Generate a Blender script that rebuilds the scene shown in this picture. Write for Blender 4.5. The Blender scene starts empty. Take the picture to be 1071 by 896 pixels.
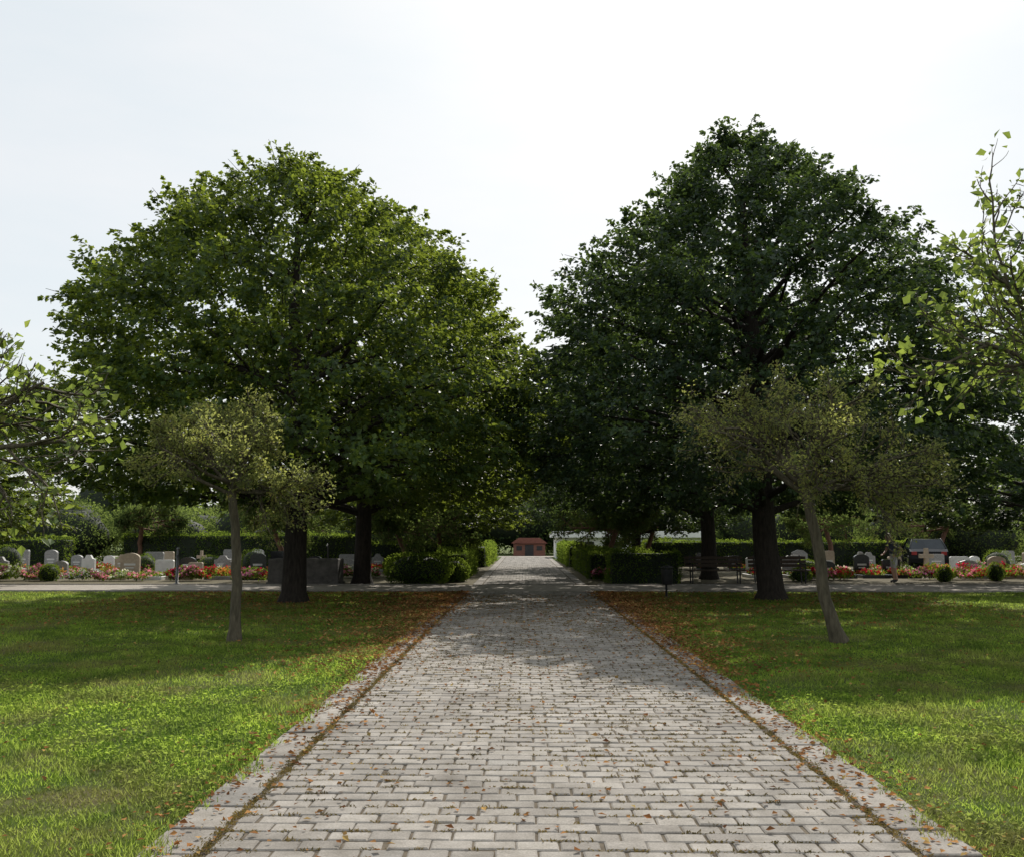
import bpy, math, numpy as np
from mathutils import Vector
rad=math.radians
scene=bpy.context.scene
scene.view_settings.view_transform='Standard'
scene.view_settings.look='None'
scene.view_settings.exposure=0
COL=scene.collection

# ------------------------------------------------------------------ helpers
class MB:
    def __init__(s): s.v=[];s.n=0;s.l=[];s.t=[];s.m=[];s.r=[];s.s=[]
    def add(s,v,f,mat=0,rnd=0.5,smooth=False):
        v=np.asarray(v,dtype=np.float32).reshape(-1,3); f=np.asarray(f,dtype=np.int64)
        if f.ndim==1: f=f[None,:]
        m,k=f.shape
        s.v.append(v); s.l.append((f+s.n).ravel()); s.n+=len(v)
        s.t.append(np.full(m,k)); s.m.append(np.broadcast_to(np.asarray(mat),(m,)))
        s.r.append(np.broadcast_to(np.asarray(rnd,dtype=np.float32),(m,))); s.s.append(np.full(m,smooth))
    def build(s,name,mats,loc=(0,0,0),rot=0,parent=None,scale=None):
        me=bpy.data.meshes.new(name)
        v=np.concatenate(s.v);l=np.concatenate(s.l);t=np.concatenate(s.t)
        me.vertices.add(len(v)); me.vertices.foreach_set('co',v.ravel())
        me.loops.add(len(l)); me.loops.foreach_set('vertex_index',l.astype(np.int32))
        me.polygons.add(len(t))
        st=np.concatenate([[0],np.cumsum(t)[:-1]]).astype(np.int32)
        me.polygons.foreach_set('loop_start',st)
        for m in mats: me.materials.append(m)
        me.polygons.foreach_set('material_index',np.concatenate(s.m).astype(np.int32))
        me.polygons.foreach_set('use_smooth',np.concatenate(s.s).astype(bool))
        me.update(calc_edges=True)
        a=me.attributes.new('rnd','FLOAT','FACE'); a.data.foreach_set('value',np.concatenate(s.r).astype(np.float32))
        o=bpy.data.objects.new(name,me); COL.objects.link(o)
        o.location=loc; o.rotation_euler=(0,0,rot)
        if scale: o.scale=scale
        if parent: o.parent=parent
        return o
def inst(o,name,loc,rot=0,sc=(1,1,1)):
    n=bpy.data.objects.new(name,o.data); COL.objects.link(n); n.location=loc; n.rotation_euler=(0,0,rot); n.scale=sc; return n
def empty(name,loc=(0,0,0),rot=0,sc=1):
    e=bpy.data.objects.new(name,None); COL.objects.link(e); e.location=loc; e.rotation_euler=(0,0,rot); e.scale=(sc,sc,sc); return e

def unit(a): return a/np.maximum(np.linalg.norm(a,axis=-1,keepdims=True),1e-9)
def tube(mb,pts,radii,sides=8,mat=0,cap=True,rnd=0.5):
    pts=np.asarray(pts,float); n=len(pts); radii=np.broadcast_to(radii,(n,))
    tan=unit(np.gradient(pts,axis=0))
    up=np.array([0,0,1.]) if abs(tan[0][2])<.9 else np.array([1.,0,0])
    a=unit(np.cross(tan,up)); b=np.cross(tan,a)
    th=np.linspace(0,2*np.pi,sides,endpoint=False)
    ring=pts[:,None,:]+radii[:,None,None]*(np.cos(th)[None,:,None]*a[:,None,:]+np.sin(th)[None,:,None]*b[:,None,:])
    i=np.arange(n-1)[:,None]*sides; j=np.arange(sides)[None,:]; j2=(j+1)%sides
    f=np.stack([i+j,i+j2,i+sides+j2,i+sides+j],-1).reshape(-1,4)
    mb.add(ring.reshape(-1,3),f,mat,rnd,True)
    if cap and sides>4:
        mb.add(ring[-1],np.arange(sides),mat,rnd,False); mb.add(ring[0],np.arange(sides)[::-1],mat,rnd,False)
def leaves(mb,P,D,N,L,W,mat=1,rnd=None,rng=None):
    D=unit(D); S=unit(np.cross(D,N)); N=np.cross(S,D)
    L=np.broadcast_to(L,(len(P),))[:,None]; W=np.broadcast_to(W,(len(P),))[:,None]
    v=np.stack([P,P+D*L*.42+S*W*.5+N*L*.1,P+D*L-N*L*.08,P+D*L*.42-S*W*.5+N*L*.1],1)
    f=np.arange(len(P)*4).reshape(-1,4)
    mb.add(v.reshape(-1,3),f,mat,rnd if rnd is not None else 0.5)
def cbox(mb,x0,x1,y0,y1,z0,z1,b=.01,mat=0,rnd=.5):
    v=[(x0,y0,z0),(x1,y0,z0),(x1,y1,z0),(x0,y1,z0),(x0,y0,z1-b),(x1,y0,z1-b),(x1,y1,z1-b),(x0,y1,z1-b),
       (x0+b,y0+b,z1),(x1-b,y0+b,z1),(x1-b,y1-b,z1),(x0+b,y1-b,z1)]
    f=[(0,1,5,4),(1,2,6,5),(2,3,7,6),(3,0,4,7),(4,5,9,8),(5,6,10,9),(6,7,11,10),(7,4,8,11),(8,9,10,11),(3,2,1,0)]
    mb.add(v,f,mat,rnd)
def extr(mb,prof,y0,y1,mat=0,rnd=.5):
    p=np.asarray(prof,float); n=len(p)
    v=np.concatenate([np.c_[p[:,0],np.full(n,y0),p[:,1]],np.c_[p[:,0],np.full(n,y1),p[:,1]]])
    i=np.arange(n); j=(i+1)%n
    mb.add(v,np.stack([i,i+n,j+n,j][::-1],1),mat,rnd)
    mb.add(v[:n],i,mat,rnd); mb.add(v[n:],i[::-1],mat,rnd)
def ellipsoid(mb,c,r,mat=0,nu=12,nv=8,rnd=.5,smooth=True,jit=0,rng=None):
    th=np.linspace(0,2*np.pi,nu,endpoint=False); ph=np.linspace(0.02,np.pi-.02,nv)
    T,Pp=np.meshgrid(th,ph); v=np.stack([np.cos(T)*np.sin(Pp),np.sin(T)*np.sin(Pp),np.cos(Pp)],-1).reshape(-1,3)
    if jit: v=v*(1+jit*rng.normal(size=(len(v),1)))
    v=v*np.asarray(r)+np.asarray(c)
    i=np.arange(nv-1)[:,None]*nu; j=np.arange(nu)[None,:]; j2=(j+1)%nu
    mb.add(v,np.stack([i+j,i+nu+j,i+nu+j2,i+j2],-1).reshape(-1,4),mat,rnd,smooth)

# ------------------------------------------------------------------ materials
def newmat(name):
    m=bpy.data.materials.new(name); m.use_nodes=True; nt=m.node_tree; nt.nodes.clear()
    o=nt.nodes.new('ShaderNodeOutputMaterial'); return m,nt,o
def N(nt,t,**k):
    n=nt.nodes.new(t)
    for a,b in k.items(): setattr(n,a,b)
    return n
def noise(nt,scale,detail=4,rough=.6,vec=None):
    n=N(nt,'ShaderNodeTexNoise'); n.inputs['Scale'].default_value=scale; n.inputs['Detail'].default_value=detail; n.inputs['Roughness'].default_value=rough
    if vec is None:
        g=N(nt,'ShaderNodeTexCoord'); vec=g.outputs['Object']
    nt.links.new(vec,n.inputs['Vector']); return n.outputs['Fac']
def ramp(nt,fac,stops):
    r=N(nt,'ShaderNodeValToRGB'); e=r.color_ramp.elements
    while len(e)<len(stops): e.new(.5)
    for i,(p,c) in enumerate(stops): e[i].position=p; e[i].color=(*c,1)
    nt.links.new(fac,r.inputs['Fac']); return r.outputs['Color']
def mixc(nt,fac,a,b,mode='MIX'):
    m=N(nt,'ShaderNodeMix',data_type='RGBA',blend_type=mode)
    if isinstance(fac,(int,float)): m.inputs[0].default_value=fac
    else: nt.links.new(fac,m.inputs[0])
    for idx,c in ((6,a),(7,b)):
        if isinstance(c,tuple): m.inputs[idx].default_value=(*c,1)
        else: nt.links.new(c,m.inputs[idx])
    return m.outputs[2]
def bump(nt,h,strength=.4,dist=.02):
    b=N(nt,'ShaderNodeBump'); b.inputs['Strength'].default_value=strength; b.inputs['Distance'].default_value=dist
    nt.links.new(h,b.inputs['Height']); return b.outputs['Normal']
def rndattr(nt):
    a=N(nt,'ShaderNodeAttribute'); a.attribute_name='rnd'; return a.outputs['Fac']
def principled(nt,o,col,rough=.8,normal=None,metal=0,spec=.5):
    p=N(nt,'ShaderNodeBsdfPrincipled')
    if isinstance(col,tuple): p.inputs['Base Color'].default_value=(*col,1)
    else: nt.links.new(col,p.inputs['Base Color'])
    p.inputs['Roughness'].default_value=rough; p.inputs['Metallic'].default_value=metal
    p.inputs['Specular IOR Level'].default_value=spec
    if normal: nt.links.new(normal,p.inputs['Normal'])
    nt.links.new(p.outputs[0],o.inputs['Surface']); return p
def leafmat(name,stops,trans,tmix=.35,rough=.5,spec=.28,clump=1.2,brown=None,plain=False):
    m,nt,o=newmat(name)
    c=ramp(nt,rndattr(nt),stops)
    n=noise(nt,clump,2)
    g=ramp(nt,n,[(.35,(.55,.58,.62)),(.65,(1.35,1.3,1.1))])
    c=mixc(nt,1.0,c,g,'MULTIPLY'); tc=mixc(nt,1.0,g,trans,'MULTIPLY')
    if brown:
        bf=ramp(nt,noise(nt,.6,4,.7),[(.47,(0,0,0)),(.66,(.75,.75,.75))])
        c=mixc(nt,bf,c,brown); tc=mixc(nt,bf,tc,tuple(2.1*q for q in brown))
    if plain:
        p=N(nt,'ShaderNodeBsdfDiffuse'); nt.links.new(c,p.inputs['Color'])
    else: p=principled(nt,o,c,rough,spec=spec)
    t=N(nt,'ShaderNodeBsdfTranslucent'); nt.links.new(tc,t.inputs['Color'])
    mx=N(nt,'ShaderNodeMixShader'); mx.inputs[0].default_value=tmix
    nt.links.new(p.outputs[0],mx.inputs[1]); nt.links.new(t.outputs[0],mx.inputs[2]); nt.links.new(mx.outputs[0],o.inputs['Surface'])
    return m
def simple(name,c1,c2,scale=6,rough=.8,bs=.3,bd=.01,metal=0,spec=.4):
    m,nt,o=newmat(name); n=noise(nt,scale,6)
    c=ramp(nt,n,[(.3,c1),(.7,c2)])
    principled(nt,o,c,rough,bump(nt,noise(nt,scale*4,4),bs,bd),metal,spec); return m

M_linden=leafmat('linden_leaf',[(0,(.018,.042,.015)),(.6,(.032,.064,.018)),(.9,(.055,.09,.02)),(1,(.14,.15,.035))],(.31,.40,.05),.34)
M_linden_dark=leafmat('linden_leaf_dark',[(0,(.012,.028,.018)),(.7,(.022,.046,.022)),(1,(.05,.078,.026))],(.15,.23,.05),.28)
M_small=leafmat('thorn_leaf',[(0,(.065,.095,.035)),(.6,(.11,.13,.04)),(.9,(.15,.13,.05)),(1,(.16,.09,.03))],(.46,.50,.14),.47,clump=2)
M_near=leafmat('light_leaf',[(0,(.045,.09,.025)),(.7,(.075,.12,.03)),(1,(.15,.14,.035))],(.32,.42,.08),.42,clump=2)
M_hedge=leafmat('hedge_leaf',[(0,(.028,.06,.018)),(.7,(.055,.10,.022)),(1,(.11,.15,.035))],(.32,.44,.06),.35,clump=1.5,plain=True)
M_far=leafmat('far_leaf',[(0,(.04,.07,.032)),(.6,(.065,.10,.04)),(1,(.11,.13,.05))],(.27,.36,.09),.34,clump=.4,plain=True)
M_grass=leafmat('grass_blade',[(0,(.04,.08,.017)),(.6,(.08,.142,.026)),(.88,(.13,.18,.04)),(1,(.34,.29,.14))],(.45,.62,.10),.45,clump=1.6,brown=(.18,.17,.06),plain=True)
M_dead=leafmat('dead_leaf',[(0,(.14,.06,.03)),(.5,(.26,.125,.055)),(.85,(.36,.20,.09)),(1,(.38,.30,.12))],(.38,.17,.05),.15,plain=True)
M_weed=leafmat('joint_weed',[(0,(.10,.085,.03)),(.6,(.19,.135,.055)),(1,(.26,.18,.07))],(.3,.25,.08),.2,plain=True)
def barkmat(name,a,b):
    m,nt,o=newmat(name); g=N(nt,'ShaderNodeTexCoord'); mp=N(nt,'ShaderNodeMapping'); mp.inputs['Scale'].default_value=(14,14,3)
    nt.links.new(g.outputs['Object'],mp.inputs['Vector']); n=noise(nt,1.5,6,.65,mp.outputs[0])
    principled(nt,o,ramp(nt,n,[(.3,a),(.7,b)]),.9,bump(nt,n,.9,.04),spec=.2); return m
M_bark=barkmat('linden_bark',(.013,.010,.009),(.045,.037,.03))
M_bark2=barkmat('young_bark',(.05,.043,.03),(.15,.13,.09))
M_bark3=barkmat('reddish_bark',(.10,.05,.035),(.24,.14,.10))
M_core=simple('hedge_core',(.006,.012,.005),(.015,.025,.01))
# ground
m,nt,o=newmat('lawn'); M_lawn=m
n1=noise(nt,.6,4,.7); n2=noise(nt,9,6,.7); n3=noise(nt,60,4,.7)
c=ramp(nt,n2,[(.25,(.04,.07,.015)),(.5,(.07,.11,.022)),(.75,(.11,.14,.04))])
c=mixc(nt,ramp(nt,n1,[(.47,(0,0,0)),(.66,(.8,.8,.8))]),c,(.15,.125,.065))
principled(nt,o,c,.95,bump(nt,n3,.8,.04),spec=.1)
M_gravel=simple('gravel_path',(.26,.23,.20),(.37,.34,.30),3,.95,.5,.01,spec=.15)
M_soil=simple('soil',(.08,.07,.045),(.17,.15,.10),4,.95,.6,.02,spec=.1)
M_bed=simple('joint_sand',(.075,.062,.045),(.15,.125,.095),12,.95,.4,.01,spec=.1)
m,nt,o=newmat('concrete_paver'); M_paver=m
r=rndattr(nt); c=ramp(nt,r,[(0,(.245,.227,.21)),(.5,(.295,.275,.255)),(.9,(.345,.322,.298)),(1,(.235,.225,.215))])
sp=ramp(nt,noise(nt,90,4,.7),[(.3,(.70,.70,.70)),(.7,(1.2,1.2,1.18))]); c=mixc(nt,1.0,c,sp,'MULTIPLY')
st=ramp(nt,noise(nt,.9,6,.7),[(.33,(.68,.665,.64)),(.62,(1.08,1.07,1.05))]); c=mixc(nt,1.0,c,st,'MULTIPLY')
st=ramp(nt,noise(nt,7,5,.7),[(.3,(.76,.75,.72)),(.6,(1.05,1.05,1.05))]); c=mixc(nt,1.0,c,st,'MULTIPLY')
principled(nt,o,c,.88,bump(nt,noise(nt,140,4,.7),.7,.004),spec=.25)
# ------------------------------------------------------------------ ground sheets
def sheet(name,x0,x1,y0,y1,z,mat):
    mb=MB(); mb.add([(x0,y0,z),(x1,y0,z),(x1,y1,z),(x0,y1,z)],[(0,1,2,3)]); return mb.build(name,[mat])
sheet('ground',-500,500,-60,900,0,M_lawn)
sheet('cemetery_ground',-60,60,31.6,62,.004,M_soil)
PX0,PX1=-1.92,2.28
def paved(name,x0,x1,y0,y1,seed,border=.30,bw=.225,bd=.15):
    rng=np.random.default_rng(seed); mb=MB()
    mb.add([(x0,y0,.024),(x1,y0,.024),(x1,y1,.024),(x0,y1,.024)],[(0,1,2,3)],1)
    X=[];Y=[];WX=[];WY=[]
    xi0=x0+border+.03; xi1=x1-border-.03
    rows=int((y1-y0)/bd)
    ncol=int(round((xi1-xi0)/bw)); w=(xi1-xi0)/ncol
    for r_ in range(rows):
        yc=y0+(r_+.5)*bd
        off=.5 if r_%2 else 0
        edges=[0]+[k+off for k in range(0 if off else 1,ncol)]+[ncol]
        edges=sorted(set(edges))
        for a,b in zip(edges[:-1],edges[1:]):
            X.append(xi0+(a+b)/2*w); WX.append((b-a)*w); Y.append(yc); WY.append(bd)
    bl=.42
    for k in range(int((y1-y0)/bl)):
        for xc in (x0+border/2,x1-border/2):
            X.append(xc);WX.append(border);Y.append(y0+(k+.5)*bl);WY.append(bl)
    X=np.array(X);Y=np.array(Y);n=len(X)
    hx=np.array(WX)/2-.006+rng.normal(0,.002,n); hy=np.array(WY)/2-.0065+rng.normal(0,.0025,n)
    X=X+rng.normal(0,.004,n);Y=Y+rng.normal(0,.003,n)+.014*np.sin(X*2.1+Y*.5); ang=rng.normal(0,.014,n)
    zt=.034+rng.normal(0,.0022,n)+.003*np.sin(X*1.7)*np.sin(Y*.6); b=.009
    sx=np.array([-1,1,1,-1]);sy=np.array([-1,-1,1,1])
    tx=rng.normal(0,.008,n);ty=rng.normal(0,.012,n)
    def ring(inset,z):
        lx=sx[None]*(hx[:,None]-inset); ly=sy[None]*(hy[:,None]-inset)
        xx=X[:,None]+lx*np.cos(ang)[:,None]-ly*np.sin(ang)[:,None]; yy=Y[:,None]+ly*np.cos(ang)[:,None]+lx*np.sin(ang)[:,None]
        zz=z[:,None]+lx*tx[:,None]+ly*ty[:,None]
        return np.stack([xx,yy,zz],-1)
    V=np.concatenate([ring(0,zt*0+.005),ring(0,zt-b*.7),ring(b,zt)],1).reshape(-1,3)
    base=np.arange(n)[:,None,None]*12
    f=np.array([(0,1,5,4),(1,2,6,5),(2,3,7,6),(3,0,4,7),(4,5,9,8),(5,6,10,9),(6,7,11,10),(7,4,8,11),(8,9,10,11)])
    mb.add(V,(base+f[None]).reshape(-1,4),0,np.repeat(rng.random(n),9))
    return mb.build(name,[M_paver,M_bed])
paved('paved_path',PX0,PX1,2.0,27.9,1)
paved('paved_path',PX0+.25,PX1-.25,31.7,74,2,bw=.24,bd=.2)
sheet('cross_path',-60,60,28,31.5,.02,M_gravel)
sheet('far_cross_path',-60,60,74,77.5,.018,M_gravel)
for s in (-1,1):
    mb=MB(); rng=np.random.default_rng(3)
    xs=np.arange(2.4 if s>0 else 2.2,40,.5)
    for x in xs:
        for y in (27.88,31.52): cbox(mb,*sorted((s*x,s*(x+.49))),y-.05,y+.05,0,.05,.01,0,rng.random())
    mb.build('path_edging',[M_paver])

# ------------------------------------------------------------------ grass
rng=np.random.default_rng(5)
def grass_pos(n,ymin,ymax,pw):
    u=rng.random(n); y=(ymin**pw+u*(ymax**pw-ymin**pw))**(1/pw)
    x=(rng.random(n)*2-1)*(.64*y+1.2)
    e=.06*np.sin(y*3.1)+.06*np.sin(y*7.7+1)+rng.normal(0,.035,n)
    ok=(x<PX0+.04+e)|(x>PX1-.04+e)
    return x[ok],y[ok]
def lumps(x,y): return .5+.22*np.sin(x*2.3+np.sin(y*1.7))+.18*np.sin(y*2.9+np.sin(x*2.1+1))+.2*np.sin(x*9.1+2*np.sin(y*6.3))*np.sin(y*8.2+x*3)
x,y=grass_pos(470000,3.6,27.8,.5)
n=len(x); lp=lumps(x,y)
h=(.018+.032*rng.random(n))*(.5+1.05*np.clip(lp,0,1)); w=.0042+.0006*y
az=rng.random(n)*6.283; D=np.stack([np.cos(az)*.75,np.sin(az)*.75,np.ones(n)],1)
S=np.stack([-np.sin(az),np.cos(az),np.zeros(n)],1)
P=np.stack([x,y,np.where((x>PX0)&(x<PX1),.03,0)],1)
tip=P+D*h[:,None]; tip[:,:2]+=rng.normal(0,.012,(n,2))
v=np.stack([P-S*w[:,None]*.5,P+S*w[:,None]*.5,tip],1).reshape(-1,3)
mb=MB(); mb.add(v,np.arange(n*3).reshape(-1,3),0,np.clip(rng.random(n)*.85+.35*lp-.12,0,1))
x,y=grass_pos(110000,3.6,22,.5); ok=(np.sin(x*1.9+2*np.sin(y*.9))+np.sin(y*1.3+x)>-.3)&((x<PX0)|(x>PX1)); x=x[ok];y=y[ok];n=len(x)
P=np.stack([x,y,.015+.035*rng.random(n)],1); D=np.c_[rng.normal(size=(n,2)),rng.normal(0,.3,n)]; Nn=np.c_[rng.normal(0,.5,(n,2)),np.ones(n)]
leaves(mb,P,D,Nn,.02+.025*rng.random(n),.018+.014*rng.random(n),0,rng.random(n)*.8)
mb.build('lawn_grass',[M_grass])

# fallen leaves
mb=MB(); pos=[]
for xe,sg in ((PX0,-1),(PX1,1)):
    n=3800; y=3.5+24*rng.random(n)**.7; pos.append(np.stack([xe-.1*sg+rng.normal(0,.2,n),y],1))
    n=6500; y=11+16.5*rng.random(n)**.8; pos.append(np.stack([xe+sg*np.abs(rng.normal(0,.9,n))-.2*sg,y],1))
n=7000; pos.append(np.stack([-10.5+8.8*rng.random(n),17+10.5*rng.random(n)**.7],1))
n=3500; pos.append(np.stack([2.5+8*rng.random(n),17+10.5*rng.random(n)**.8],1))
n=1300; pos.append(np.stack([PX0+4.2*rng.random(n),4+22*rng.random(n)**.9],1))
n=900; yy=4+14*rng.random(n); pos.append(np.stack([(rng.random(n)*2-1)*.6*yy,yy],1))
pp=np.concatenate(pos); n=len(pp)
on=(pp[:,0]>PX0)&(pp[:,0]<PX1)
P=np.c_[pp,np.where(on,.042,.03)+.012*rng.random(n)]
D=np.c_[rng.normal(size=(n,2)),rng.normal(0,.15,n)]; Nn=np.c_[rng.normal(0,.35,(n,2)),np.ones(n)]
Lf=(.018+.03*rng.random(n))*(1+.03*pp[:,1])
leaves(mb,P,D,Nn,Lf,Lf*.75,0,rng.random(n))
mb.build('fallen_leaves',[M_dead])
# joint weeds
mb=MB(); n=6000
y=3+23*rng.random(n)**.8; row=np.round((y-2)/.15)*.15+2; x=PX0+.3+3.6*rng.random(n)
row=row+.014*np.sin(x*2.1+y*.5)
n2=2400; y2=3+23*rng.random(n2); x2=np.where(rng.random(n2)<.5,PX0+.315,PX1-.315)+rng.normal(0,.018,n2)
bx=np.r_[x,x2]; by=np.r_[row+rng.normal(0,.006,n),y2]; k=9
bx=np.repeat(bx,k)+rng.normal(0,.022,(n+n2)*k); by=np.repeat(by,k)+rng.normal(0,.009,(n+n2)*k); q=len(bx)
P=np.stack([bx,by,np.full(q,.028)],1); az=rng.random(q)*6.28
D=np.stack([np.cos(az),np.sin(az),.5+.6*rng.random(q)],1); Nn=np.stack([-np.cos(az)*.5,-np.sin(az)*.5,np.ones(q)],1)
leaves(mb,P,D,Nn,.014+.018*rng.random(q),.005+.006*rng.random(q),0,rng.random(q))
mb.build('paving_weeds',[M_weed])

# ------------------------------------------------------------------ big trees
PT=[0,.05,.12,.25,.4,.53,.67,.78,.89,.96,1]
PRA=[.6,.92,1.0,1,.96,.87,.69,.51,.29,.13,.02]
PRB=[.6,.92,1.0,1,.96,.85,.65,.45,.25,.11,.02]
def crown_tree(name,loc,H,base,R,seed,ntw,per,leaf=.12,mats=None,trunk_r=.3,off=(0,0),lump=.05,rot=0,spread=.15,tw=.9,PR=PRA):
    rng=np.random.default_rng(seed); mb=MB()
    nt_=9; hs=np.linspace(0,H*.86,nt_)
    tp=np.stack([off[0]*np.clip(hs/H,0,1)+.05*np.sin(hs*.9+seed),off[1]*hs/H+.05*np.cos(hs*.8+seed),hs],1)
    rr=trunk_r*(1-hs/H)**.8; rr[0]*=1.35
    tp=np.insert(tp,1,tp[0]+(0,0,.25),0); rr=np.insert(rr,1,trunk_r*1.02)
    tube(mb,tp,rr,14,0)
    T=rng.random(ntw*3); keep=rng.random(ntw*3)<np.interp(T,PT,PR)*.9+.1; T=T[keep][:ntw]; n=len(T)
    az=rng.random(n)*2*np.pi
    ph=rng.random(8)*6.28
    lf=1+lump*(np.sin(3*az+4*T+ph[0])+.8*np.sin(5*az-7*T+ph[1])+1.0*np.sin(2*az+17*T+ph[2])+.9*np.sin(9*az+11*T+ph[3])+.9*np.sin(7*az+31*T+ph[4]))
    u=rng.random(n)**.28; rd=R*np.interp(T,PT,PR)*lf*u
    z=base+T*(H-base)+.1*rng.normal(size=n)
    z-=np.clip(.2-T,0,1)*.6*u*rng.random(n)
    ax=off[0]*z/H; ay=off[1]*z/H
    out=np.stack([np.cos(az),np.sin(az),np.zeros(n)],1)
    C=np.stack([ax+rd*np.cos(az),ay+rd*np.sin(az),z],1)
    dr=unit(out*1.0+np.stack([0*z,0*z,-.1+1.15*T+.15*rng.normal(size=n)],1)+rng.normal(0,.3,(n,3)))
    tl=tw*(.5+.55*rng.random(n)); shoot=rng.random(n)<.2; tl[shoot]*=1.5
    m=per; idx=np.repeat(np.arange(n),m); s=rng.random(n*m)
    sp=(spread*(1.2-.95*s))*np.where(shoot[idx],.5,1)
    P=C[idx]+dr[idx]*(tl[idx]*(s-.4))[:,None]+rng.normal(size=(n*m,3))*sp[:,None]*np.array([1.25,1.25,.7])
    P[:,2]-=.15*s**2*tl[idx]
    D=out[idx]*.6+dr[idx]*.4+rng.normal(0,.6,(n*m,3))+np.array([0,0,-.35])
    Nn=rng.normal(0,.5,(n*m,3))+np.array([0,0,.9])+out[idx]*.35
    L=leaf*(.65+.65*rng.random(n*m))
    cr=rng.random(n)
    leaves(mb,P,D,Nn,L,L*.85,1,np.clip(.55*rng.random(n*m)+.45*cr[idx],0,1))
    for i in rng.choice(n,min(n,420),replace=False):
        p0=C[i]-dr[i]*tl[i]*.6; p1=C[i]+dr[i]*tl[i]*.55; tube(mb,[p0,(p0+p1)/2+(0,0,.03),p1],[.016,.011,.005],3,0,False)
    order=rng.choice(n,62,replace=False)
    for i in order:
        t=C[i]; hr=math.hypot(t[0]-ax[i],t[1]-ay[i]); zb=max(base*.85,min(t[2]-hr*(.15+.5*T[i]),H*.84)); zb=max(zb,base*.8)
        p0=np.array([off[0]*zb/H,off[1]*zb/H,zb]); q=np.linspace(0,1,6)[:,None]
        mid=(p0+t)/2+np.array([0,0,.25+.3*rng.random()])+rng.normal(0,.15,3)
        pts=(1-q)**2*p0+2*q*(1-q)*mid+q*q*t
        r0=min(.1,.025+.016*hr)
        tube(mb,pts,np.linspace(r0,.014,6),5,0,False)
    return mb.build(name,mats or [M_bark,M_linden],loc,rot)

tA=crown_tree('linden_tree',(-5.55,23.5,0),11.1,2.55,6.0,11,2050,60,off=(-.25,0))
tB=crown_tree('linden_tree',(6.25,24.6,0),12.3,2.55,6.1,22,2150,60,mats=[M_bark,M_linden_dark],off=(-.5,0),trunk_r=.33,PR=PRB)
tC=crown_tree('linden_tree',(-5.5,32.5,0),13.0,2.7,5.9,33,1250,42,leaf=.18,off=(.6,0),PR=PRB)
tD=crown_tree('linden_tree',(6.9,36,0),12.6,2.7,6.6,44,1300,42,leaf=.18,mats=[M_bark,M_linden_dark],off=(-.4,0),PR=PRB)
inst(tC,'linden_tree',(-5.0,45,0),1.9,(.9,.9,.72))
inst(tD,'linden_tree',(5.6,48,0),2.3,(.82,.82,.74))
inst(tD,'linden_tree',(17.6,31,0),4.1,(.92,.92,.72))
inst(tC,'linden_tree',(-20.5,31,0),5.1,(.85,.85,.56))

# ------------------------------------------------------------------ branching small trees
def grow(mb,rng,p,d,L,r,lvl,maxl,tw,trop,nch,sides):
    k=5; pts=[p]; dd=d
    for i in range(k):
        dd=unit(dd+rng.normal(0,.13,3)+np.array([0,0,trop])); pts.append(pts[-1]+dd*L/k)
    pts=np.array(pts); tube(mb,pts,np.linspace(r,r*.45,k+1),sides,0,False)
    if lvl>=maxl-1: tw.append(pts)
    if lvl<maxl:
        for c in range(nch[lvl]):
            s=.3+.7*(c+rng.random())/nch[lvl]; f=s*k; i=min(int(f),k-1); q=pts[i]+(pts[i+1]-pts[i])*(f-i)
            t=unit(pts[i+1]-pts[i]); a=unit(np.cross(t,rng.normal(size=3))); an=rad(25+30*rng.random())
            grow(mb,rng,q,unit(t*math.cos(an)+a*math.sin(an)),L*(.42+.25*rng.random())*(1.15-.4*s),r*.5,lvl+1,maxl,tw,trop,nch,3)
def small_tree(name,loc,trunk,tr,nl,rx,rz,elev,seed,leaf,per,mats,nch=(6,5,3),trop=.03,spread=.05,azr=None,maxl=3,lw=.6,prob=1):
    rng=np.random.default_rng(seed); mb=MB(); tw=[]
    tp=np.array(trunk,float); q=np.linspace(0,len(tp)-1,12); tpp=np.stack([np.interp(q,range(len(tp)),tp[:,i]) for i in range(3)],1)
    tpp[1:-1,:2]+=rng.normal(0,.016,(10,2)); rr=np.linspace(tr,tr*.72,12); rr[0]*=1.5; rr[1]*=1.08
    tube(mb,tpp,rr,10,0)
    top=tpp[-1]
    for i in range(nl):
        az=i*2.39996+rng.normal(0,.2) if azr is None else azr[0]+(azr[1]-azr[0])*rng.random()
        el=rad(elev[0]+(elev[1]-elev[0])*((i*.618)%1)); ln=1/math.sqrt((math.cos(el)/rx)**2+(math.sin(el)/rz)**2)*.8*(.85+.25*rng.random())
        d=np.array([math.cos(az)*math.cos(el),math.sin(az)*math.cos(el),math.sin(el)])
        grow(mb,rng,top-np.array([0,0,.25*rng.random()]),d,ln,tr*.42,0,maxl,tw,trop,nch,5)
    tw=np.array(tw); tw=tw[rng.random(len(tw))<prob]; n=len(tw); m=per; idx=np.repeat(np.arange(n),m); s=(.1+.9*rng.random(n*m))*4.999; i=s.astype(int); f=(s-i)[:,None]
    P=tw[idx,i]*(1-f)+tw[idx,i+1]*f; P=P+rng.normal(0,spread,P.shape)
    dd=unit(tw[idx,-1]-tw[idx,0]); D=dd*.6+rng.normal(0,.7,P.shape); Nn=rng.normal(0,.5,P.shape)+np.array([0,0,.9])
    L=leaf*(.6+.8*rng.random(len(P))); leaves(mb,P,D,Nn,L,L*lw,1,rng.random(len(P)))
    return mb.build(name,mats,loc)
small_tree('hawthorn_tree',(-4.42,14.8,0),[(0,0,0),(.02,0,.8),(-.03,0,1.6),(-.08,0,2.45)],.085,14,1.42,1.4,(-5,78),7,.05,8,[M_bark2,M_small],spread=.04)
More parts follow.
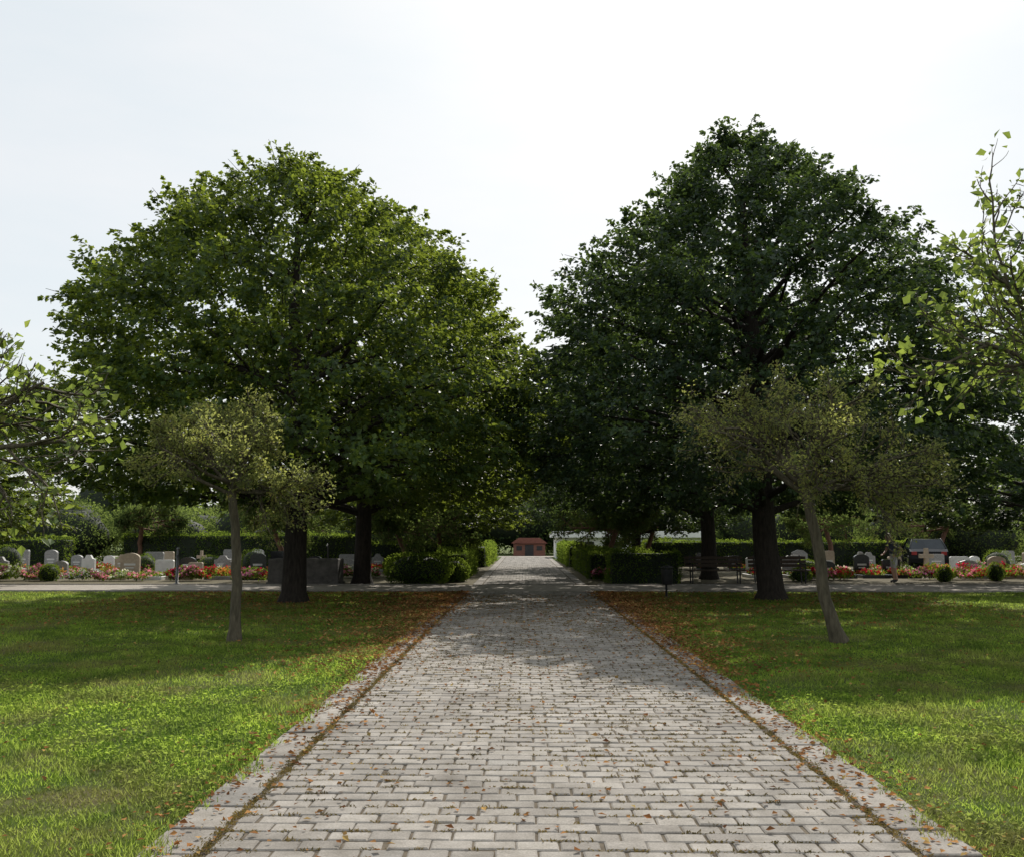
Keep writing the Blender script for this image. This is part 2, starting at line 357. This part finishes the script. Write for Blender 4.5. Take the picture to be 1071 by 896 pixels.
small_tree('hawthorn_tree',(4.78,14.8,0),[(0,0,0),(-.2,0,.8),(-.32,0,1.7),(-.46,0,2.5)],.10,16,2.15,1.5,(5,56),8,.05,7,[M_bark2,M_small],trop=.0,spread=.04)
small_tree('young_linden_tree',(7.6,11.6,0),[(0,0,0),(0,0,1.5),(-.1,0,3.1)],.12,14,3.1,3.0,(0,75),9,.11,4,[M_bark2,M_near],trop=.03,spread=.08,lw=.8,prob=.85)
small_tree('young_linden_tree',(-7.5,11.2,0),[(0,0,0),(0,0,1.3),(.1,0,2.5)],.12,10,2.6,1.9,(22,62),10,.10,4,[M_bark2,M_near],trop=.01,spread=.08,lw=.8,prob=.5)
ta=small_tree('pruned_tree',(-4.9,39,0),[(0,0,0),(.1,0,.8),(-.3,0,2.0)],.13,10,2.3,1.0,(0,50),14,.12,8,[M_bark3,M_far],trop=0,spread=.1)
inst(ta,'pruned_tree',(-3.9,45,0),1.2); inst(ta,'pruned_tree',(3.6,40,0),2.6); inst(ta,'pruned_tree',(6.2,48,0),3.4)
inst(ta,'pruned_tree',(-12,47,0),.4,(1.1,1.1,1.1)); inst(ta,'pruned_tree',(15.5,49,0),5.0,(1.1,1.1,1.1)); inst(ta,'pruned_tree',(22,51,0),3,(1.1,1.1,1.1)); inst(ta,'pruned_tree',(-20,50,0),2,(1.1,1.1,1.1))

# ------------------------------------------------------------------ hedges, shrubs, far trees
def hedge(name,x0,x1,y0,y1,h,seed,leaf=.07,dens=420,mat=None):
    rng=np.random.default_rng(seed); mb=MB(); i=.09
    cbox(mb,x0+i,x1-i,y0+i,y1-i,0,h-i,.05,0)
    X,Y=x1-x0,y1-y0; A=np.array([X*Y,X*h,X*h,Y*h,Y*h]); n=int(A.sum()*dens); k=rng.choice(5,n,p=A/A.sum()); u,v=rng.random(n),rng.random(n)
    P=np.zeros((n,3))
    nn=np.array([(0,0,1),(0,-1,0),(0,1,0),(-1,0,0),(1,0,0)],float)
    P[:,0]=np.where(k<3,x0+u*X,np.where(k==3,x0,x1)); P[:,1]=np.where(k==0,y0+v*Y,np.where(k==1,y0,np.where(k==2,y1,y0+u*Y))); P[:,2]=np.where(k==0,h,v*h)
    Nn=nn[k]; wob=.07*np.sin(P[:,0]*2.3+seed)+.05*np.sin(P[:,0]*5.1)+.05*np.sin(P[:,1]*4+P[:,2]*5)
    P+=Nn*(wob-np.abs(rng.normal(0,.07,n))+.1*(rng.random(n)<.08))[:,None]
    leaves(mb,P,Nn*.5+rng.normal(0,.7,(n,3)),Nn*.5+rng.normal(0,.6,(n,3))+np.array([0,0,.6]),leaf*(.7+.6*rng.random(n)),leaf*.65,1,rng.random(n))
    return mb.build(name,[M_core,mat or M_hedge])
def shrub(name,c,r,seed,leaf=.07,n=3500,mat=None):
    rng=np.random.default_rng(seed); mb=MB(); r=np.array(r,float)
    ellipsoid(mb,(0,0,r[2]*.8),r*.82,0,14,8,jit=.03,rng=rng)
    d=unit(rng.normal(size=(n,3))); lf=1+.07*np.sin(d[:,0]*6+seed)+.07*np.sin(d[:,1]*7+d[:,2]*5)-np.abs(rng.normal(0,.09,n))
    P=d*r*lf[:,None]+np.array([0,0,r[2]*.85]); ok=P[:,2]>.02; P=P[ok];d=d[ok];n=len(P)
    leaves(mb,P,d*.5+rng.normal(0,.7,(n,3)),d*.4+rng.normal(0,.6,(n,3))+np.array([0,0,.6]),leaf*(.7+.6*rng.random(n)),leaf*.65,1,rng.random(n))
    return mb.build(name,[M_core,mat or M_hedge],c)
hedge('hedge',-21,-8.2,50,51.2,1.7,1,.09,260)
hedge('hedge',-7.9,-2.9,45.5,46.4,1.3,2,.09,260)
hedge('hedge',-3.3,-2.1,36,44,1.0,3)
hedge('hedge',2.4,4.6,36,37,1.0,4)
hedge('hedge',2.4,3.5,38,48,1.1,5)
hedge('hedge',2.9,5.3,32.6,33.6,1.1,6)
hedge('hedge',-2.9,-1.95,50,66,1.1,7,.1,200); hedge('hedge',2.3,3.3,50,66,1.1,8,.1,200)
hedge('hedge',6.5,22,52,53.2,1.35,9,.1,220)
hedge('hedge',-40,-23,48,49.2,1.5,19,.1,160)
shrub('round_shrub',(-3.6,32.8,0),(1.25,.9,.58),11,.07,5000)
shrub('round_shrub',(-2.5,34.2,0),(.6,.7,.45),12)
shrub('round_shrub',(-13.5,53,0),(2.6,1.6,1.3),13,.11,4500)
for i,(x,y,a,b) in enumerate([(-25,52,3,1.9),(-31,54,3.4,2.2),(-20,54,2.8,1.7),(-36,50,3,1.8),(25,54,3,1.8),(31,52,3,1.9),(-28,46,2.2,1.3),(-16,57,3,2.1),(-9,58,2.6,1.9),(17,57,3,2.2),(23,58,3,2.0)]): shrub('large_shrub',(x,y,0),(a,2,b),30+i,.14,5000,M_far)
rng=np.random.default_rng(77); mb=MB()
def blob(x,y,R,H,n,lf=.3):
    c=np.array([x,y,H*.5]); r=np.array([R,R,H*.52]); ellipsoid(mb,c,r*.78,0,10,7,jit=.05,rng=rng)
    d=unit(rng.normal(size=(n,3))); p=rng.random(4)*6
    P=c+d*r*(1+.1*np.sin(d[:,:1]*5+p[0])+.12*np.sin(d[:,1:2]*6+d[:,2:]*5+p[1])-np.abs(rng.normal(0,.13,(n,1)))); P=P[P[:,2]>0]; n=len(P)
    leaves(mb,P,rng.normal(size=(n,3)),rng.normal(0,.6,(n,3))+np.array([0,0,.8]),lf*(.6+.8*rng.random(n)),lf*.8,1,np.clip(.4*rng.random()+.6*rng.random(n),0,1))
for i in range(58):
    x=-75+150*(i+rng.random())/58; y=86+24*rng.random(); H=5+3.6*rng.random(); R=2.8+1.8*rng.random()
    if x<-40: H*=.7
    blob(x,y,R,H,1700)
for i in range(9): blob(-11+2.7*i+rng.normal(0,.5),85+6*rng.random(),2.6,7.2+2*rng.random(),1700)
for i in range(16):
    x=-44+88*(i+rng.random())/16
    if abs(x)<5: x=6*np.sign(x)
    blob(x,(61+5*rng.random()) if not 0<x<18 else 77+3*rng.random(),2+1.2*rng.random(),2.8+2*rng.random(),2200,.2)
mb.build('distant_trees',[M_core,M_far])

# ------------------------------------------------------------------ buildings
M_white=simple('white_render',(.72,.72,.70),(.82,.82,.80),2,.8,.1)
M_dark=simple('dark_opening',(.02,.022,.025),(.04,.04,.045),3,.3)
M_roof=simple('roof_tiles',(.13,.05,.038),(.20,.08,.06),5,.9)
m,nt,o=newmat('red_brick'); M_brick=m
b=N(nt,'ShaderNodeTexBrick'); b.inputs['Scale'].default_value=4; b.inputs['Color1'].default_value=(.22,.08,.055,1); b.inputs['Color2'].default_value=(.17,.065,.045,1); b.inputs['Mortar'].default_value=(.18,.14,.12,1)
tc=N(nt,'ShaderNodeTexCoord'); mp=N(nt,'ShaderNodeMapping'); mp.inputs['Rotation'].default_value=(rad(90),0,0); nt.links.new(tc.outputs['Object'],mp.inputs[0]); nt.links.new(mp.outputs[0],b.inputs['Vector'])
principled(nt,o,b.outputs['Color'],.9)
e=empty('brick_building',(.45,78.5,0))
mb=MB(); cbox(mb,-1.3,1.3,0,4,0,1.0,.02); mb.build('walls',[M_brick],parent=e)
mb=MB(); extr(mb,[(-1.5,1.01),(1.5,1.01),(.9,1.45),(-.9,1.45)],-.2,4.2); mb.build('roof',[M_roof],parent=e)
mb=MB()
for x in (-1.05,.6): cbox(mb,x,x+.45,-.03,.02,.45,.8,.005)
cbox(mb,-.35,.35,-.03,.02,0,.9,.005); mb.build('door_and_windows',[M_dark],parent=e)
e=empty('white_pavilion',(0,70,0))
mb=MB(); cbox(mb,2.3,13.4,0,4,0,1.5,.02); mb.build('walls',[M_white],parent=e)
mb=MB(); cbox(mb,2.0,13.8,-.5,4.5,1.502,1.95,.03); mb.build('flat_roof',[M_white],parent=e)
mb=MB()
for x in (4,6,8,10): cbox(mb,x,x+1.1,-.03,.02,.5,1.2,.005)
mb.build('windows',[M_dark],parent=e)

# ------------------------------------------------------------------ graves and flowers
M_gr=[simple('grey_granite',(.20,.20,.20),(.36,.36,.35),20,.6),simple('black_granite',(.012,.013,.015),(.03,.03,.034),20,.15,.05),simple('sandstone',(.34,.28,.21),(.46,.39,.30),10,.85),simple('pale_marble',(.55,.55,.53),(.7,.7,.68),8,.5)]
def stone_prof(kind,w,h):
    if kind==0: a=np.linspace(0,np.pi,11); return [(-w/2,.1),(w/2,.1)]+[(w/2*math.cos(t),h-w*.28+w*.28*math.sin(t)) for t in a]
    if kind==1: return [(-w/2,.1),(w/2,.1),(w/2,h*.93),(w/2-.04,h),(-w/2+.04,h),(-w/2,h*.93)]
    if kind==2: return [(-w/2,.1),(w/2,.1),(w/2*1.04,h*.8),(w*.25,h*.97),(-w*.1,h),(-w/2*.95,h*.86)]
    if kind==3: a=w*.11; return [(-a*1.4,.1),(a*1.4,.1),(a,h*.6),(w*.42,h*.6),(w*.42,h*.76),(a,h*.76),(a,h),(-a,h),(-a,h*.76),(-w*.42,h*.76),(-w*.42,h*.6),(-a,h*.6)]
    if kind==4: return [(-w/2,.1),(w/2,.1),(w/2,h*.78),(w*.3,h*.82),(w*.16,h),(-w*.16,h),(-w*.3,h*.82),(-w/2,h*.78)]
FL=[leafmat('red_flower',[(0,(.45,.01,.03)),(1,(.6,.04,.08))],(.7,.03,.09),.33,plain=True),leafmat('pink_flower',[(0,(.62,.14,.30)),(1,(.8,.38,.5))],(.8,.3,.46),.35,plain=True),leafmat('white_flower',[(0,(.75,.75,.7)),(1,(.8,.8,.75))],(.75,.75,.65),.3,plain=True),leafmat('orange_flower',[(0,(.6,.2,.08)),(1,(.75,.42,.12))],(.75,.35,.1),.3,plain=True)]
def grave(x,y,w,h,kind,ms,rng,bed=1.7):
    mb=MB(); cbox(mb,-w/2-.08,w/2+.08,-.12,.14,0,.1,.015,0); extr(mb,stone_prof(kind,w,h),-.07,.08,0)
    if kind in(0,1,4) and ms!=3: mb.add([(-w*.3,-.073,h*.5),(w*.3,-.073,h*.5),(w*.3,-.073,h*.58),(-w*.3,-.073,h*.58)],[(0,1,2,3)],3); mb.add([(-w*.22,-.073,h*.38),(w*.22,-.073,h*.38),(w*.22,-.073,h*.43),(-w*.22,-.073,h*.43)],[(0,1,2,3)],3)
    b=max(w,.8)/2+.12; k=.07
    for a in ((-b,-b+k,-bed,-.13),(b-k,b,-bed,-.13),(-b+k+.003,b-k-.003,-bed,-bed+k)): cbox(mb,*a,0,.13,.01,0)
    mb.add([(-b+k,-bed+k,.07),(b-k,-bed+k,.07),(b-k,-.13,.07),(-b+k,-.13,.07)],[(0,1,2,3)],2)
    mb.build('gravestone',[M_gr[ms],M_gr[ms],M_soil,M_gr[3]],(x,y,0),rng.normal(0,.03))
def flowers(x,y,w,d,h,cols,rng,n=500,ff=.42):
    mb=MB(); P=np.stack([(rng.random(n)-.5)*w,(rng.random(n)-.5)*d,np.zeros(n)],1)
    bl=.6+.4*np.sin(P[:,0]*5+x)*np.sin(P[:,1]*6+y); P[:,2]=.08+h*bl*rng.random(n)**.5
    leaves(mb,P,rng.normal(size=(n,3)),rng.normal(0,.5,(n,3))+np.array([0,0,.8]),.08+.06*rng.random(n),.06,0,rng.random(n))
    q=int(n*ff); i=rng.choice(n,q); F=P[i]+np.array([0,0,.03])+rng.normal(0,.02,(q,3)); F[:,2]=.08+h*bl[i]*(.55+.55*rng.random(q))
    side=(np.sin(F[:,0]*4+x*3)+rng.normal(0,.6,q)>0).astype(int)%len(cols)
    for j in range(len(cols)):
        s=side==j; k=int(s.sum())
        for a in range(2):
            leaves(mb,F[s],rng.normal(size=(k,3)),rng.normal(0,.6,(k,3))+np.array([0,-.5,.8]),.085,.075,1+j,rng.random(k))
    mb.build('flower_bed',[M_hedge]+[FL[c] for c in cols],(x,y,0))
rng=np.random.default_rng(99)
for (xa,xb,y,step) in [(-23,-9.2,37,1.3),(-24,-6.2,41,1.35),(-25,-6,45,1.4),(9.2,24,38.5,1.35),(10.5,25,42.5,1.5),(8.6,26,46.5,1.6)]:
    x=xa
    while x<xb:
        if rng.random()<.88:
            ms=rng.choice(4,p=[.36,.18,.18,.28]); kd=rng.choice(5,p=[.32,.32,.18,.03,.15]); w=.45+.35*rng.random(); h=.6+.4*rng.random()
            if kd==3: h+=.1
            yy=y+rng.normal(0,.1); grave(x,yy,w,h,kd,ms,rng)
            flowers(x,yy-.95,.75,1.3,.12+.28*rng.random(),list(rng.choice(4,2,replace=False,p=[.30,.36,.26,.08])),rng,420,.12+.4*rng.random())
        x+=step*(.85+.3*rng.random())
for a in [(-8.9,34.0,2.8,.9,.42,[0,1]),(-6.6,37,2,.9,.35,[1,2]),(3.1,35,1.2,.6,.4,[0,1]),(-2.9,35.1,1.1,.6,.35,[2,1]),(11.0,35.6,2.0,1.0,.38,[0,1]),(15.7,35.8,2.8,1.0,.4,[1,0]),(18.0,37,3,1.2,.5,[0,1]),(-15,34.5,3,.8,.3,[1,2]),(-12,34.6,1.6,.8,.45,[0,1]),(-18.5,34.7,2.5,.9,.5,[1,2])]:
    flowers(*a,rng,n=1300)
for i,(x,y,r) in enumerate([(-19.6,36,.45),(-17,34.4,.35),(-11,39,.5),(9.9,34.6,.4),(14.9,34.4,.3),(19.5,36.3,.45),(-14,43,.6),(20,41,.6),(-21,39,.6),(-10,35.6,.35),(-15.8,40,.5),(17,35,.3),(12,41,.5)]): shrub('grave_shrub',(x,y,0),(r,r,r*(.7+.5*(i%3)/2)),60+i,.05,1500)

# ------------------------------------------------------------------ street furniture
M_stone=simple('weathered_stone',(.05,.046,.042),(.12,.11,.10),5,.9,.5,.02)
M_steel=simple('galvanised_steel',(.08,.085,.09),(.15,.155,.16),8,.5,.1,.002,.5)
M_black=simple('dark_metal',(.012,.012,.013),(.03,.03,.032),8,.5,.1,.002)
M_wood=simple('dark_wood',(.03,.02,.013),(.065,.042,.027),9,.7,.4,.004)
M_water=simple('water',(.01,.015,.015),(.02,.03,.03),3,.05,.1,.002)
e=empty('stone_trough',(-7.25,32.1,0))
mb=MB(); cbox(mb,-1.15,1.15,-.5,-.36,.1,.86,.03);cbox(mb,-1.15,1.15,.36,.5,.1,.86,.03);cbox(mb,-1.15,-1.0,-.357,.357,.1,.855,.03);cbox(mb,1.0,1.15,-.357,.357,.1,.855,.03);cbox(mb,-1.2,1.2,-.55,.55,0,.097,.02); mb.build('basin',[M_stone],parent=e)
mb=MB(); mb.add([(-1,-.36,.7),(1,-.36,.7),(1,.36,.7),(-1,.36,.7)],[(0,1,2,3)]); mb.build('water',[M_water],parent=e)
mb=MB(); tube(mb,[(.6,.6,0),(.6,.6,1.25),(.6,.45,1.33),(.6,.3,1.25)],.03,8); mb.build('tap',[M_steel],parent=e)
e=empty('water_post',(-11.5,31.9,0))
mb=MB(); tube(mb,[(0,0,0),(0,0,.05),(0,0,.051),(0,0,1.15)],[.11,.11,.045,.045],10); ellipsoid(mb,(0,0,1.17),(.06,.06,.05)); tube(mb,[(0,0,.95),(0,-.12,.95),(0,-.16,.88)],.02,6); mb.build('post',[M_steel],parent=e)
def bench(x,y,rot):
    e=empty('park_bench',(x,y,0),rot)
    mb=MB()
    for i in range(4): cbox(mb,-1,1,-.25+i*.13,-.14+i*.13,.43,.465,.006)
    mb.build('seat',[M_wood],parent=e); mb=MB()
    for i in range(3): extr(mb,[(-1,.55+i*.13),(1,.55+i*.13),(1,.65+i*.13),(-1,.65+i*.13)],.27+i*.03,.30+i*.03)
    mb.build('backrest',[M_wood],parent=e)
    for j,xx in enumerate((-.8,.8)):
        mb=MB(); tube(mb,[(xx,-.2,0),(xx,-.22,.42)],.025,6); tube(mb,[(xx,.2,0),(xx,.24,.42),(xx,.32,.72),(xx,.37,.95)],.025,6); tube(mb,[(xx,-.24,.415),(xx,.24,.415)],.022,6)
        tube(mb,[(xx,-.22,.42),(xx,-.24,.65),(xx,.28,.66)],.02,6); mb.build('leg_%d'%(j+1),[M_black],parent=e)
bench(6.5,32.9,0); bench(8.7,32.9,.05)
e=empty('litter_bin',(3.72,25.3,0))
mb=MB(); tube(mb,[(0,0,0),(0,0,.03),(0,0,.031),(0,0,.75)],[.1,.1,.03,.03],8); mb.build('post',[M_black],parent=e)
mb=MB(); tube(mb,[(0,-.16,.35),(0,-.16,.36),(0,-.16,.72),(0,-.16,.74)],[.12,.13,.15,.155],14); tube(mb,[(0,-.16,.78),(0,-.16,.8),(0,-.16,.84)],[.16,.16,.05],14); mb.build('bucket',[M_black],parent=e)

# car
M_paint=simple('dark_car_paint',(.012,.013,.016),(.02,.022,.026),1,.2,.0,.001,.3); M_glass=simple('car_glass',(.02,.025,.03),(.05,.06,.07),1,.05,0,.001); M_red=simple('tail_light',(.2,.01,.01),(.28,.02,.02),3,.3); M_tyre=simple('tyre',(.012,.012,.012),(.025,.025,.025),9,.9)
e=empty('parked_car',(20.4,49.5,0),rad(75))
mb=MB(); extr(mb,[(-2.1,.3),(2.1,.3),(2.15,.55),(2.05,.8),(1.2,.93),(-1.85,.98),(-2.12,.85),(-2.15,.5)],-.87,.87)
mb.build('body',[M_paint],parent=e)
mb=MB(); v=[(1.15,-.83,.94),(-1.8,-.83,.985),(-1.45,-.66,1.44),(.35,-.66,1.46),(1.15,.83,.94),(-1.8,.83,.985),(-1.45,.66,1.44),(.35,.66,1.46)]
mb.add(v,[(0,3,2,1),(4,5,6,7),(0,4,7,3),(1,2,6,5)],0); mb.add(v,[(3,7,6,2)],1)
for s in (-.67,.67): tube(mb,[(1.15,s*1.24,.95),(.35,s,1.47),(-1.45,s,1.45),(-1.8,s*1.24,.99)],.035,5,1)
mb.build('cabin',[M_glass,M_paint],parent=e)
for j,(a,b) in enumerate(((1.35,-.8),(1.35,.8),(-1.35,-.8),(-1.35,.8))):
    mb=MB(); tube(mb,[(a,b-.1,.32),(a,b-.09,.32),(a,b+.09,.32),(a,b+.1,.32)],[.29,.32,.32,.29],20,0); tube(mb,[(a,b-.11,.32),(a,b+.11,.32)],.18,12,1); mb.build('wheel_%d'%(j+1),[M_tyre,M_steel],parent=e)
mb=MB(); cbox(mb,-2.17,-2.1,-.8,-.55,.68,.85,.01); cbox(mb,-2.17,-2.1,.55,.8,.68,.85,.01); mb.build('tail_lights',[M_red],parent=e)
mb=MB(); cbox(mb,-2.175,-2.13,-.26,.26,.5,.61,.005); mb.build('number_plate',[M_white],parent=e)

# ------------------------------------------------------------------ person
M_skin=simple('skin',(.5,.30,.22),(.58,.37,.28),8,.55,.05,.001); M_shirt=simple('navy_shirt',(.05,.06,.10),(.08,.09,.14),14,.9,.3,.004); M_short=simple('grey_trousers',(.5,.5,.51),(.6,.6,.61),14,.9,.3,.004); M_hair=simple('fair_hair',(.55,.47,.35),(.7,.62,.48),30,.6,.5,.004); M_shoe=simple('shoe',(.03,.03,.03),(.06,.06,.06),9,.7)
def skinmesh(name,V,E,Rr,parent,matf,mats,sub=2,root=0):
    me=bpy.data.meshes.new(name); me.from_pydata(V,E,[]); o=bpy.data.objects.new(name,me); COL.objects.link(o)
    mod=o.modifiers.new('s','SKIN')
    if not me.skin_vertices: bpy.context.view_layer.update()
    for i,r in enumerate(Rr):
        sv=me.skin_vertices[0].data[i]; sv.radius=(r,r) if not isinstance(r,tuple) else r; sv.use_root=(i==root)
    mod.use_smooth_shade=True
    s2=o.modifiers.new('u','SUBSURF'); s2.levels=sub; s2.render_levels=sub
    dg=bpy.context.evaluated_depsgraph_get(); dg.update(); nm=bpy.data.meshes.new_from_object(o.evaluated_get(dg))
    bpy.data.objects.remove(o); nm.name=name
    nm.materials.clear()
    for m in mats: nm.materials.append(m)
    for p in nm.polygons: p.material_index=matf(p.center); p.use_smooth=True
    q=bpy.data.objects.new(name,nm); COL.objects.link(q); q.parent=parent; return q
e=empty('person',(12.75,33.4,.005),rad(10))
V=[(0,0,.93),(-.02,0,1.08),(-.07,0,1.25),(-.10,0,1.37),(-.13,0,1.45),(-.165,0,1.53),(-.19,0,1.60),
   (-.09,-.17,1.36),(.16,-.33,1.13),(.0,-.2,.97), (-.10,.17,1.36),(-.13,.24,1.10),(-.30,.12,.98),
   (.02,-.09,.86),(-.04,-.11,.48),(.02,-.12,.09),(-.14,-.13,.035),
   (.02,.09,.86),(.0,.10,.48),(.07,.11,.09),(-.09,.12,.035)]
E=[(0,1),(1,2),(2,3),(3,4),(4,5),(5,6),(3,7),(7,8),(8,9),(3,10),(10,11),(11,12),(0,13),(13,14),(14,15),(15,16),(0,17),(17,18),(18,19),(19,20)]
Rr=[(.14,.16),(.125,.14),(.12,.16),(.10,.12),.052,.085,.085,.062,.042,.028,.062,.042,.028,.095,.06,.042,.038,.095,.06,.042,.038]
def mf(c):
    if c.z>1.44: return 0
    if c.z<.11: return 3
    if c.z<.52: return 0
    arm=(c.x>.05 and c.z<1.26 and abs(c.y)>.15) or (abs(c.y)>.17 and c.z<1.22) or (c.x<-.2 and c.z<1.2)
    if arm: return 0
    return 2 if c.z<.98 else 1
skinmesh('body',V,E,Rr,e,mf,[M_skin,M_shirt,M_short,M_shoe])
mb=MB(); ellipsoid(mb,(-.165,0,1.60),(.105,.092,.105),0,16,10); ellipsoid(mb,(-.10,0,1.56),(.075,.085,.10),0,12,8); mb.build('hair',[M_hair],parent=e)
mb=MB(); ellipsoid(mb,(-.20,0,1.565),(.085,.07,.105),0,14,10); tube(mb,[(-.28,0,1.585),(-.305,0,1.555),(-.28,0,1.545)],[.008,.014,.012],6,0)
for s in(-1,1): ellipsoid(mb,(-.272,s*.03,1.585),(.012,.012,.008),1,8,6); ellipsoid(mb,(-.185,s*.075,1.57),(.018,.012,.028),0,8,6)
tube(mb,[(-.278,-.022,1.515),(-.284,0,1.513),(-.278,.022,1.515)],.005,5,2); mb.build('face',[M_skin,M_black,FL[1]],parent=e)
for nm,w,dr,sd in (('hand_1',(.0,-.2,.97),(-.8,.3,-.5),(0,-.3,-.8)),('hand_2',(-.30,.12,.98),(-.8,-.3,-.3),(-.2,.9,0))):
    w=np.array(w);dr=unit(np.array(dr));sd=unit(np.array(sd)); V=[tuple(w),tuple(w+dr*.07)];E=[(0,1)];R2=[(.026,.026),(.034,.02)]
    for k,ln in enumerate((.065,.078,.072,.055)):
        b=w+dr*.075+sd*(.026-.0175*k); i=len(V); V+= [tuple(b),tuple(b+dr*ln*.5),tuple(b+dr*ln-np.array([0,0,.012]))]; E+=[(1,i),(i,i+1),(i+1,i+2)]; R2+=[.009,.0085,.0075]
    b=w+dr*.03+sd*.03; i=len(V); V+=[tuple(b),tuple(b+unit(dr+sd)*.05)]; E+=[(0,i),(i,i+1)]; R2+=[.011,.009]
    skinmesh(nm,V,E,R2,e,lambda c:0,[M_skin],1)

# ------------------------------------------------------------------ light, sky, camera
EL,AZ=40,12
w=bpy.data.worlds.new('World'); scene.world=w; w.use_nodes=True; nt=w.node_tree; nt.nodes.clear()
o=nt.nodes.new('ShaderNodeOutputWorld'); b=nt.nodes.new('ShaderNodeBackground'); s=nt.nodes.new('ShaderNodeTexSky'); s.sky_type='NISHITA'; s.sun_disc=False
s.sun_elevation=rad(EL); s.sun_rotation=rad(AZ); s.dust_density=2; s.air_density=1.0; s.ozone_density=1.0; b.inputs['Strength'].default_value=.15
tc=nt.nodes.new('ShaderNodeTexCoord'); mp=nt.nodes.new('ShaderNodeMapping'); mp.inputs['Scale'].default_value=(1,1,3.5); nt.links.new(tc.outputs['Generated'],mp.inputs['Vector'])
cl=ramp(nt,noise(nt,2.2,5,.55,mp.outputs[0]),[(.35,(5.35,5.75,5.9)),(.65,(6.0,6.1,6.1))])
hz=mixc(nt,.86,s.outputs[0],cl)
nt.links.new(hz,b.inputs['Color']); nt.links.new(b.outputs[0],o.inputs['Surface'])
L=bpy.data.lights.new('sun','SUN'); L.energy=5; L.angle=rad(.5); L.color=(1,.94,.85)
so=bpy.data.objects.new('sun',L); COL.objects.link(so)
sv=Vector((math.sin(rad(AZ))*math.cos(rad(EL)),math.cos(rad(AZ))*math.cos(rad(EL)),math.sin(rad(EL))))
so.rotation_euler=sv.to_track_quat('Z','Y').to_euler(); so.location=(0,0,30)
cd=bpy.data.cameras.new('camera'); cam=bpy.data.objects.new('camera',cd); COL.objects.link(cam)
cd.sensor_width=36; cd.lens=33.6; cd.clip_end=2000; cam.location=(0,0,1.6); cam.rotation_euler=(rad(96.4),0,rad(.7)); scene.camera=cam
